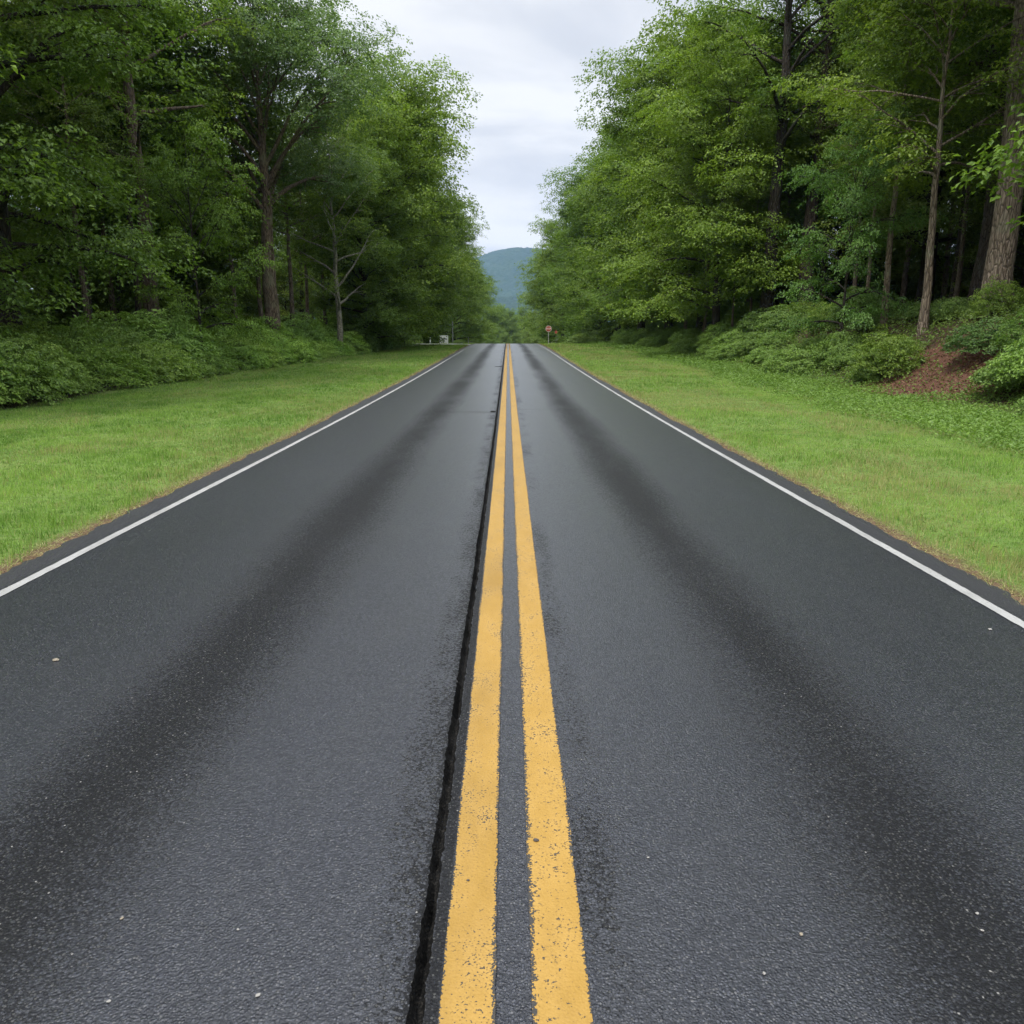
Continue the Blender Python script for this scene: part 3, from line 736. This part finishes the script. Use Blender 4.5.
def make_lawn():
    rng = np.random.default_rng(17)
    Vs, Ts, Ds = [], [], []
    zones = [(4, 9, 3000, .0055, 1.0), (9, 15, 1700, .0075, 1.0), (15, 24, 950, .010, 1.05), (24, 40, 420, .016, 1.1), (40, 60, 170, .027, 1.2), (60, 100, 80, .045, 1.3)]
    for side in (-1, 1):
        for y0, y1, den, w, hs in zones:
            x0, x1 = (EL - 9.2, EL) if side < 0 else (ER, ER + 6.8)
            n = int((x1 - x0) * (y1 - y0) * den)
            X = rng.uniform(x0, x1, n); Y = rng.uniform(y0, y1, n)
            d = np.where(X < 0, EL - X, X - ER)
            lim = np.where(X < 0, X > eL(Y) + rng.normal(0, .12, n), X < eR(Y) + rng.normal(.15, .15, n))
            keep = lim & (d > rng.normal(.12, .09, n) + .16 * fbm(Y * 2.2, Y * 0 + side, 8)) & (vnoise(X * 7, Y * 7, 4) > rng.uniform(-.5, .55, n))
            # the frame cannot see a lawn strip behind the picture's sides
            keep &= np.abs(X) < .72 * Y + 3.0
            keep &= ~((X < -3.9) & (Y > 83.5) & (Y < 87.4))
            X, Y, d = X[keep], Y[keep], d[keep]; n = len(X)
            pn = fbm(X * .55, Y * .30, 21); pn2 = fbm(X * 2.3, Y * 2.3, 22); stripe = vnoise(X * .9 + Y * .02, Y * .03, 23)
            dryp = S((pn - .46) / .14) * (.55 if side > 0 else .35) + S((pn2 - .52) / .15) * .25
            dryp += (.12 if side > 0 else .02) + .35 * np.exp(-d / .28)
            dry = np.clip(rng.random(n) < dryp, 0, 1) * rng.uniform(.35, 1, n)
            big = fbm(X * .9 + 3, Y * .45, 26)
            tint = np.clip(.05 + .55 * stripe + .9 * (pn2 - .3) + .9 * (big - .45) + rng.normal(0, .26, n) + .7 * (vnoise(X * 8, Y * 8, 31) - .5), 0, 1)
            h = rng.uniform(.035, .075, n) * hs * (1 + .9 * np.exp(-d / .35) * (side < 0) + .25 * np.exp(-d / .35)) * (.55 + .9 * vnoise(X * 6, Y * 6, 33)) * (.45 + .6 * pn2 + .6 * S((fbm(X * 1.6, Y * 1.6, 27) - .42) / .2))
            V, a, b = blades(X, Y, h, rng.uniform(.7, 1.3, n) * w, tint, dry, rng)
            Vs.append(V); Ts.append(a); Ds.append(b)
        # straw and clippings lying along the pavement edge
        n = 26000; Y = 4 + 56 * rng.random(n) ** 1.8; e = rng.normal(.08, .09, n)
        X = (EL - e) if side < 0 else (ER + e)
        k = vnoise(Y * 2.0, Y * 0 + side * 3.3, 6) > rng.uniform(.0, .8, n); X, Y = X[k], Y[k]; n = len(X)
        V, a, b = blades(X, Y, rng.uniform(.03, .09, n), rng.uniform(.004, .008, n) * (1 + Y / 25), rng.random(n), rng.uniform(.5, 1, n), rng, flat=.95)
        Vs.append(V); Ts.append(a); Ds.append(b)
    V = np.concatenate(Vs)
    print('blades', len(V) // 3)
    me = mesh_np('grass', V, np.arange(len(V)).reshape(-1, 3), {'tint': np.concatenate(Ts), 'dry': np.concatenate(Ds)})
    return link('grass', me, M_GRASS)
tag(make_lawn(), 'short mown green grass along both sides of the road', 'grass', kind='stuff')

def make_weeds(name, n, area, leaf, hmax, seed, keepf):
    rng = np.random.default_rng(seed)
    x0, x1, y0, y1 = area
    X = rng.uniform(x0, x1, n); Y = y0 + (y1 - y0) * rng.random(n) ** 1.5
    k = keepf(X, Y, rng); X, Y = X[k], Y[k]; n = len(X)
    clump = fbm(X * 1.1, Y * 1.1, seed)
    Z = g_(X, Y) + rng.uniform(0.02, 1, n) * hmax * np.clip(clump * 1.8 - .25, .15, 1.3)
    az = rng.uniform(0, 6.28, n)
    d = dirv(az, rng.normal(.05, .5, n)); nr = np.stack([rng.normal(0, .5, n), rng.normal(0, .5, n), np.ones(n)], -1)
    size = leaf * rng.uniform(.6, 1.3, n) * (1 + np.maximum(Y - 20, 0) * .018)
    V, F, tn = leaf_quads(np.stack([X, Y, Z], -1), d, nrmz(nr), size, np.clip(.25 + .7 * (fbm(X * .8, Y * .8, seed + 3) - .2) + rng.normal(0, .2, n), 0, 1), .3)
    return link(name, mesh_np(name, V, F, {'tint': tn}), M_LEAF_S)
w1 = make_weeds('weeds', 150000, (7.3, 12.6, 8, 90), .065, .30, 5,
    lambda X, Y, r: (X > eR(Y) - .3 + r.normal(0, .25, len(X)) - .35 * S((vnoise(Y * .4, Y * 0, 2) - .5) / .2)) & ~((np.hypot((X - 12.6), (Y - 23.2) * .62) < 1.5 + r.normal(0, .3, len(X))) & (r.random(len(X)) < .9)) & (vnoise(X * 2, Y * 2, 9) > r.uniform(-.4, .45, len(X))))
w1.color = (1.02, 1.12, .95, 1)
tag(w1, 'strip of low leafy weeds between the right lawn and the bank', 'weeds', kind='stuff')
w2 = make_weeds('undergrowth', 120000, (11.6, 24, 16, 85), .085, .62, 6,
    lambda X, Y, r: ~((np.hypot((X - 12.6), (Y - 23.2) * .62) < 1.75) & (r.random(len(X)) < .82)))
tag(w2, 'leafy undergrowth covering the floor of the right wood', 'undergrowth', kind='stuff')
w3 = make_weeds('undergrowth', 60000, (-26, -9.0, 13, 90), .10, .5, 8,
    lambda X, Y, r: X < eL(Y) - .35 + r.normal(0, .15, len(X)))
tag(w3, 'leafy undergrowth covering the floor of the left wood', 'undergrowth', kind='stuff')
w4 = make_weeds('weeds', 26000, (-13.2, -9.0, 13, 75), .06, .3, 10,
    lambda X, Y, r: np.abs(X - eL(Y) + .25) < np.abs(r.normal(0, .28, len(X))))
tag(w4, 'fringe of low weeds where the left lawn meets the thicket', 'weeds', kind='stuff')

w5 = make_weeds('clover', 26000, (-12, 11, 5, 50), .034, .07, 12,
    lambda X, Y, r: (((X < EL - .25) & (X > eL(Y))) | ((X > ER + .25) & (X < eR(Y)))) & (fbm(X * 1.2, Y * 1.2, 15) > .50 + r.normal(0, .05, len(X))) & (np.abs(X) < .72 * Y + 3))
tag(w5, 'patches of clover and small weeds in the mown grass', 'clover', kind='stuff')
M_LITTER = make_leaf('dead_leaf', (.07, .035, .020), (.26, .16, .095), trans=.15, rough=.7)
w6 = make_weeds('leaf_litter', 9000, (10.6, 15.5, 19.5, 28), .075, .03, 13,
    lambda X, Y, r: np.hypot((X - 12.6), (Y - 23.2) * .62) < 1.8 + np.abs(r.normal(0, .5, len(X))))
w6.data.materials.clear(); w6.data.materials.append(M_LITTER)
tag(w6, 'dead brown leaves and twigs littering the bare reddish earth', 'leaf litter', kind='stuff')
# ------------------------------------------------------------------ pebbles on the road
def pebble_mesh(seed, sx, sy, sz):
    rng = np.random.default_rng(seed)
    nu, nv = 10, 7
    V = [[0, 0, -1]]
    for j in range(1, nv):
        for i in range(nu):
            th = math.pi * j / nv; ph = 2 * math.pi * i / nu
            k = 1 + rng.normal(0, .11)
            V.append([math.sin(th) * math.cos(ph) * k, math.sin(th) * math.sin(ph) * k, -math.cos(th) * k])
    V.append([0, 0, 1]); V = np.array(V) * [sx, sy, sz]; V[:, 2] += sz * .8
    F = []
    for i in range(nu): F.append((0, 1 + (i + 1) % nu, 1 + i))
    for j in range(nv - 2):
        for i in range(nu):
            a = 1 + j * nu + i; b = 1 + j * nu + (i + 1) % nu
            F += [(a, b, b + nu), (a, b + nu, a + nu)]
    L_ = len(V) - 1; o0 = 1 + (nv - 2) * nu
    for i in range(nu): F.append((o0 + i, o0 + (i + 1) % nu, L_))
    return mesh_np('pebble', V, np.array(F), smooth=False)
M_PD = plain('dark_stone', (.06, .05, .045), .7, .4, 0, .4, 60.)
M_PW = plain('pale_stone', (.26, .25, .23), .7, .4, 0, .25, 60.)
M_PB = plain('buff_stone', (.25, .215, .16), .7, .4, 0, .3, 60.)
def unproj(px, py):
    th = R_(12.5); dx = (px - 512) / 800.; dz = (512 - py) / 800.
    v = np.array([dx, math.cos(th) + dz * math.sin(th), -math.sin(th) + dz * math.cos(th)])
    a = R_(-.29); v = np.array([v[0] * math.cos(a) - v[1] * math.sin(a), v[0] * math.sin(a) + v[1] * math.cos(a), v[2]])
    s = -CAM_H / v[2]; return v[0] * s, v[1] * s
for px, py, r, m, lb in [
        (536, 842, .0095, M_PD, 'dark oval pebble on the inner edge of the right yellow line'),
        (469, 830, .0045, M_PD, 'tiny dark pebble on the left yellow line'),
        (468, 883, .005, M_PD, 'dark pebble on the left yellow line nearest the camera'),
        (258, 996, .007, M_PW, 'white pebble lying left of the black seam, close to the camera'),
        (238, 930, .0045, M_PW, 'small white pebble on the left lane, behind the one closest to the camera'),
        (122, 919, .0055, M_PB, 'buff pebble low on the left lane'),
        (109, 1002, .0055, M_PW, 'pale pebble at the bottom left of the left lane'),
        (56, 661, .016, M_PB, 'pale flat pebble near the left white line'),
        (801, 935, .0065, M_PB, 'buff pebble on the right lane'),
        (764, 974, .0055, M_PW, 'white pebble on the right lane below the buff one'),
        (977, 914, .0055, M_PW, 'white pebble on the dark strip of the right lane'),
        (982, 931, .005, M_PW, 'second white pebble on the dark strip of the right lane, nearer the camera'),
        (990, 630, .012, M_PW, 'small pale pebble beside the right white line'),
        (648, 858, .004, M_PW, 'tiny white pebble right of the yellow lines')]:
    x, yv = unproj(px, py)
    o = link('pebble', pebble_mesh(int(px * 7 + py), r * 1.1, r * .82, r * .45), m)
    o.location = (x, yv, float(p_(yv)) + (.0045 if abs(x - .143) < .08 else .0085 if abs(x + .11) < .075 else .001)); o.rotation_euler = (0, 0, px % 3.1)
    tag(o, lb, 'pebble', 'pebbles lying on the road')

# ------------------------------------------------------------------ signs
def box(cx, cy, cz, sx, sy, sz):
    V = np.array([[x, y, z] for x in (-1, 1) for y in (-1, 1) for z in (-1, 1)], float) * [sx / 2, sy / 2, sz / 2] + [cx, cy, cz]
    F = np.array([[0, 1, 3, 2], [4, 6, 7, 5], [0, 4, 5, 1], [2, 3, 7, 6], [0, 2, 6, 4], [1, 5, 7, 3]])
    return V, F
def boxes(name, lst, m, parent=None):
    me = mesh_np(name, *merge([box(*b) for b in lst])); return link(name, me, m, parent)
def prism(name, pts, y0, y1, m, parent):
    n = len(pts); me = bpy.data.meshes.new(name)
    V = [(x, y0, z) for x, z in pts] + [(x, y1, z) for x, z in pts]
    F = [tuple(range(n)), tuple(range(2 * n - 1, n - 1, -1))] + [(i, n + i, n + (i + 1) % n, (i + 1) % n) for i in range(n)]
    me.from_pydata(V, [], F); me.update(); return link(name, me, m, parent)
M_RED = plain('sign_red', (.34, .075, .045), .45, .5)
M_SW = plain('sign_white', (.78, .78, .76), .45, .5, 0, .05)
M_POST = plain('galvanised_post', (.22, .23, .22), .5, .5, .3)
M_POSTP = plain('sign_post_paint', (.36, .36, .31), .6, .3)
M_INK = plain('sign_ink', (.11, .12, .17), .5, .4)
sx, sy = float(px2x(548.5, 89)), 89.0; sz_ = float(g_(sx, sy))
st = empty('stop_sign', (sx, sy, sz_)); tag(st, 'red octagonal stop sign on a pale post on the right where the road crests', 'stop sign')
boxes('post', [(0, .03, .72, .06, .05, 1.9)], M_POSTP, st)
oc = lambda r: [(r * math.cos(math.pi / 8 + k * math.pi / 4), 1.62 + r * math.sin(math.pi / 8 + k * math.pi / 4)) for k in range(8)]
prism('border', oc(.335), -.004, .002, M_SW, st); fc = prism('face', oc(.31), -.010, -.0045, M_RED, st)
tc = bpy.data.curves.new('lettering', 'FONT'); tc.body = 'STOP'; tc.size = .22; tc.align_x = 'CENTER'; tc.align_y = 'CENTER'; tc.extrude = .001
tc.materials.append(M_SW)
tmp = bpy.data.objects.new('lettering_source', tc); C.objects.link(tmp); bpy.context.view_layer.update()
tme = bpy.data.meshes.new_from_object(tmp.evaluated_get(bpy.context.evaluated_depsgraph_get())); bpy.data.objects.remove(tmp)
to = bpy.data.objects.new('lettering', tme); C.objects.link(to); to.parent = fc; to.location = (0, -.0125, 1.62); to.rotation_euler = (math.pi / 2, 0, 0)
mx_, my_ = float(px2x(556, 90)), 90.0
mk = empty('marker_post', (mx_, my_, float(g_(mx_, my_)))); tag(mk, 'small red marker on a thin post just right of the stop sign', 'marker')
boxes('post', [(0, .02, .55, .035, .03, 1.5)], M_BARK_P, mk)
prism('plate', [(0, 1.05), (.17, 1.27), (0, 1.49), (-.17, 1.27)], -.005, .0035, M_RED, mk)
bx_, by_ = float(px2x(444.3, 88.6)), 88.6
sb = empty('sign_board', (bx_, by_, float(g_(bx_, by_)))); tag(sb, 'white rectangular signboard with dark lettering under the trees at the left of the crest', 'signboard')
pn_ = boxes('panel', [(0, 0, .52, .92, .04, .80)], M_SW, sb)
for s_ in (-1, 1): boxes('leg', [(s_ * .36, .05, .15, .07, .055, .7)], M_SW, sb)
rl = np.random.default_rng(4); xx = -.31; L2 = []
while xx < .30:
    w_ = rl.uniform(.05, .09); L2.append((xx + w_ / 2, -.024, .56 + rl.normal(0, .004), w_, .006, rl.uniform(.10, .15))); xx += w_ + .02
boxes('lettering', L2, M_INK, pn_)
for px, Y, h, w, lb, m in ((430.5, 89, .9, .10, 'short white wooden post left of the white signboard', M_SW), (453, 90, 2.4, .13, 'tall grey wooden pole right of the white signboard', M_POST), (468.5, 88.0, .75, .07, 'short thin grey post by the pale side road', M_POST)):
    X = float(px2x(px, Y)); K = np.linspace(0, 1, 6)
    V, F = tubes(np.stack([K * .02, K * 0, -.3 + K * (h + .3)], -1)[None], np.array([[w / 2] * 5 + [w / 2 * .9]]), 10)
    n0 = len(V); V = np.concatenate([V, [[.02, 0, h + .01]]]); cap = np.array([[n0 - 10 + i, n0 - 10 + (i + 1) % 10, n0, n0] for i in range(10)])
    me = bpy.data.meshes.new('post'); me.from_pydata([tuple(v) for v in V], [], [tuple(int(q) for q in f) for f in F] + [tuple(int(q) for q in c[:3]) for c in cap]); me.update()
    o = link('wooden_post', me, m); o.location = (X, Y, float(g_(X, Y))); tag(o, lb, 'post')

# ------------------------------------------------------------------ hill
def hill_mesh():
    xs = np.concatenate([np.arange(-2400, -320, 50), np.arange(-320, 400, 7), np.arange(400, 2401, 50)]); ys = np.arange(2100, 5100, 16.)
    def zf(X, Y):
        main = 418 * np.exp(-((X - 85) / 640) ** 2) * S((Y - 2700) / 1300) * (1 - .8 * S((Y - 4100) / 1000))
        fore = 124 * np.exp(-((X + 60) / 1200) ** 2) * S((Y - 2120) / 400) * (1 - S((Y - 2520) / 520) * .5)
        z = np.maximum(main, fore) - 10
        return z + 16 * (fbm(X / 120, Y / 120, 31, 3) - .5) + 13 * (fbm(X / 15, Y / 22, 33, 2) - .5)
    return grid_mesh('hill', xs, ys, zf, smooth=False)
m, t = mat('forested_hill'); co = obj_co(t)
n1 = t.noise(co, .006, 4); n2 = t.noise(co, .06, 4, .6)
c = t.mix(t.ss(n1, .35, .65), (.028, .047, .030), (.045, .072, .040)); c = t.mix(t.ss(n2, .4, .65), c, (.025, .05, .022))
finish(t, c, .95, .1, t.bump(n2, .8, 6.0))
tag(link('hill', hill_mesh(), m), kind='structure')

# ------------------------------------------------------------------ air
HAZE = True
if HAZE:
    V, F = box(0, 2450, 209, 7040, 5540, 446)
    m, t = mat('haze_air')
    v = t.n('ShaderNodeVolumePrincipled'); v.inputs['Color'].default_value = (.36, .58, 1.0, 1); v.inputs['Density'].default_value = .00008
    v.inputs['Anisotropy'].default_value = 0.0
    o_ = t.n('ShaderNodeOutputMaterial'); t.l(v.outputs[0], o_.inputs['Volume'])
    hz = link('haze', mesh_np('haze', V, F), m); tag(hz, kind='stuff', label='pale blue haze in the air over the valley')

# ------------------------------------------------------------------ sky, sun
SUN_EL, SUN_AZ = R_(60), R_(-140)     # azimuth from +Y, negative = left
w = bpy.data.worlds.new('World'); scene.world = w; w.use_nodes = True
t = NT(w.node_tree)
sky = t.n('ShaderNodeTexSky', sky_type='NISHITA'); sky.sun_disc = False; sky.sun_elevation = SUN_EL; sky.sun_rotation = SUN_AZ
sky.air_density = 1.0; sky.dust_density = 3.0
gco = t.n('ShaderNodeTexCoord').outputs['Generated']
sep = t.n('ShaderNodeSeparateXYZ'); t.l(gco, sep.inputs[0])
zz = t.math('ADD', t.math('MAXIMUM', sep.outputs[2], 0.0), .22)
cmb = t.n('ShaderNodeCombineXYZ'); t.l(t.math('DIVIDE', sep.outputs[0], zz), cmb.inputs[0]); t.l(t.math('DIVIDE', sep.outputs[1], zz), cmb.inputs[1])
cn = t.noise(t.mapping(cmb.outputs[0], (.9, 1.25, 1), (2.3, .7, 0)), 1.7, 5, .5, .4)
cl = t.mix(t.ss(cn, .36, .62), (5.05, 5.25, 5.65), (6.9, 6.95, 7.0))
# overcast: brighter towards the zenith
cl = t.mix(1.0, cl, t.mix(t.ss(sep.outputs[2], .35, .9), (1.0, 1.0, 1.0), (2.8, 2.87, 2.98)), 'MULTIPLY')
mixc = t.mix(.90, sky.outputs[0], cl)
bg = t.n('ShaderNodeBackground'); t.l(mixc, bg.inputs[0]); bg.inputs[1].default_value = .10
out = t.n('ShaderNodeOutputWorld'); t.l(bg.outputs[0], out.inputs[0])
sd = bpy.data.lights.new('sun', 'SUN'); sd.energy = 2.4; sd.angle = R_(14); sd.color = (1.0, .96, .90)
so = bpy.data.objects.new('sun', sd); C.objects.link(so)
from mathutils import Vector
dvec = Vector((math.sin(SUN_AZ) * math.cos(SUN_EL), math.cos(SUN_AZ) * math.cos(SUN_EL), math.sin(SUN_EL)))
so.rotation_euler = dvec.to_track_quat('Z', 'Y').to_euler(); so.location = (0, 0, 60)

# ------------------------------------------------------------------ camera, render
cd = bpy.data.cameras.new('camera'); co_ = bpy.data.objects.new('camera', cd); C.objects.link(co_)
cd.sensor_width = 36; cd.lens = 36 * 800 / 1024; cd.clip_start = .05; cd.clip_end = 8000
co_.location = (0, 0, CAM_H); co_.rotation_euler = (R_(90 - 12.5), 0, R_(-.29))
scene.camera = co_
scene.view_settings.view_transform = 'Standard'; scene.view_settings.look = 'None'
scene.view_settings.exposure = 0.65; scene.view_settings.gamma = 1.0; scene.view_settings.use_curve_mapping = False
cy = scene.cycles
cy.max_bounces = 7; cy.diffuse_bounces = 5; cy.glossy_bounces = 2; cy.transmission_bounces = 4; cy.volume_bounces = 0; cy.transparent_max_bounces = 6
cy.caustics_reflective = False; cy.caustics_refractive = False
cy.use_denoising = True; cy.use_adaptive_sampling = True; cy.adaptive_threshold = .02
bpy.context.view_layer.update()
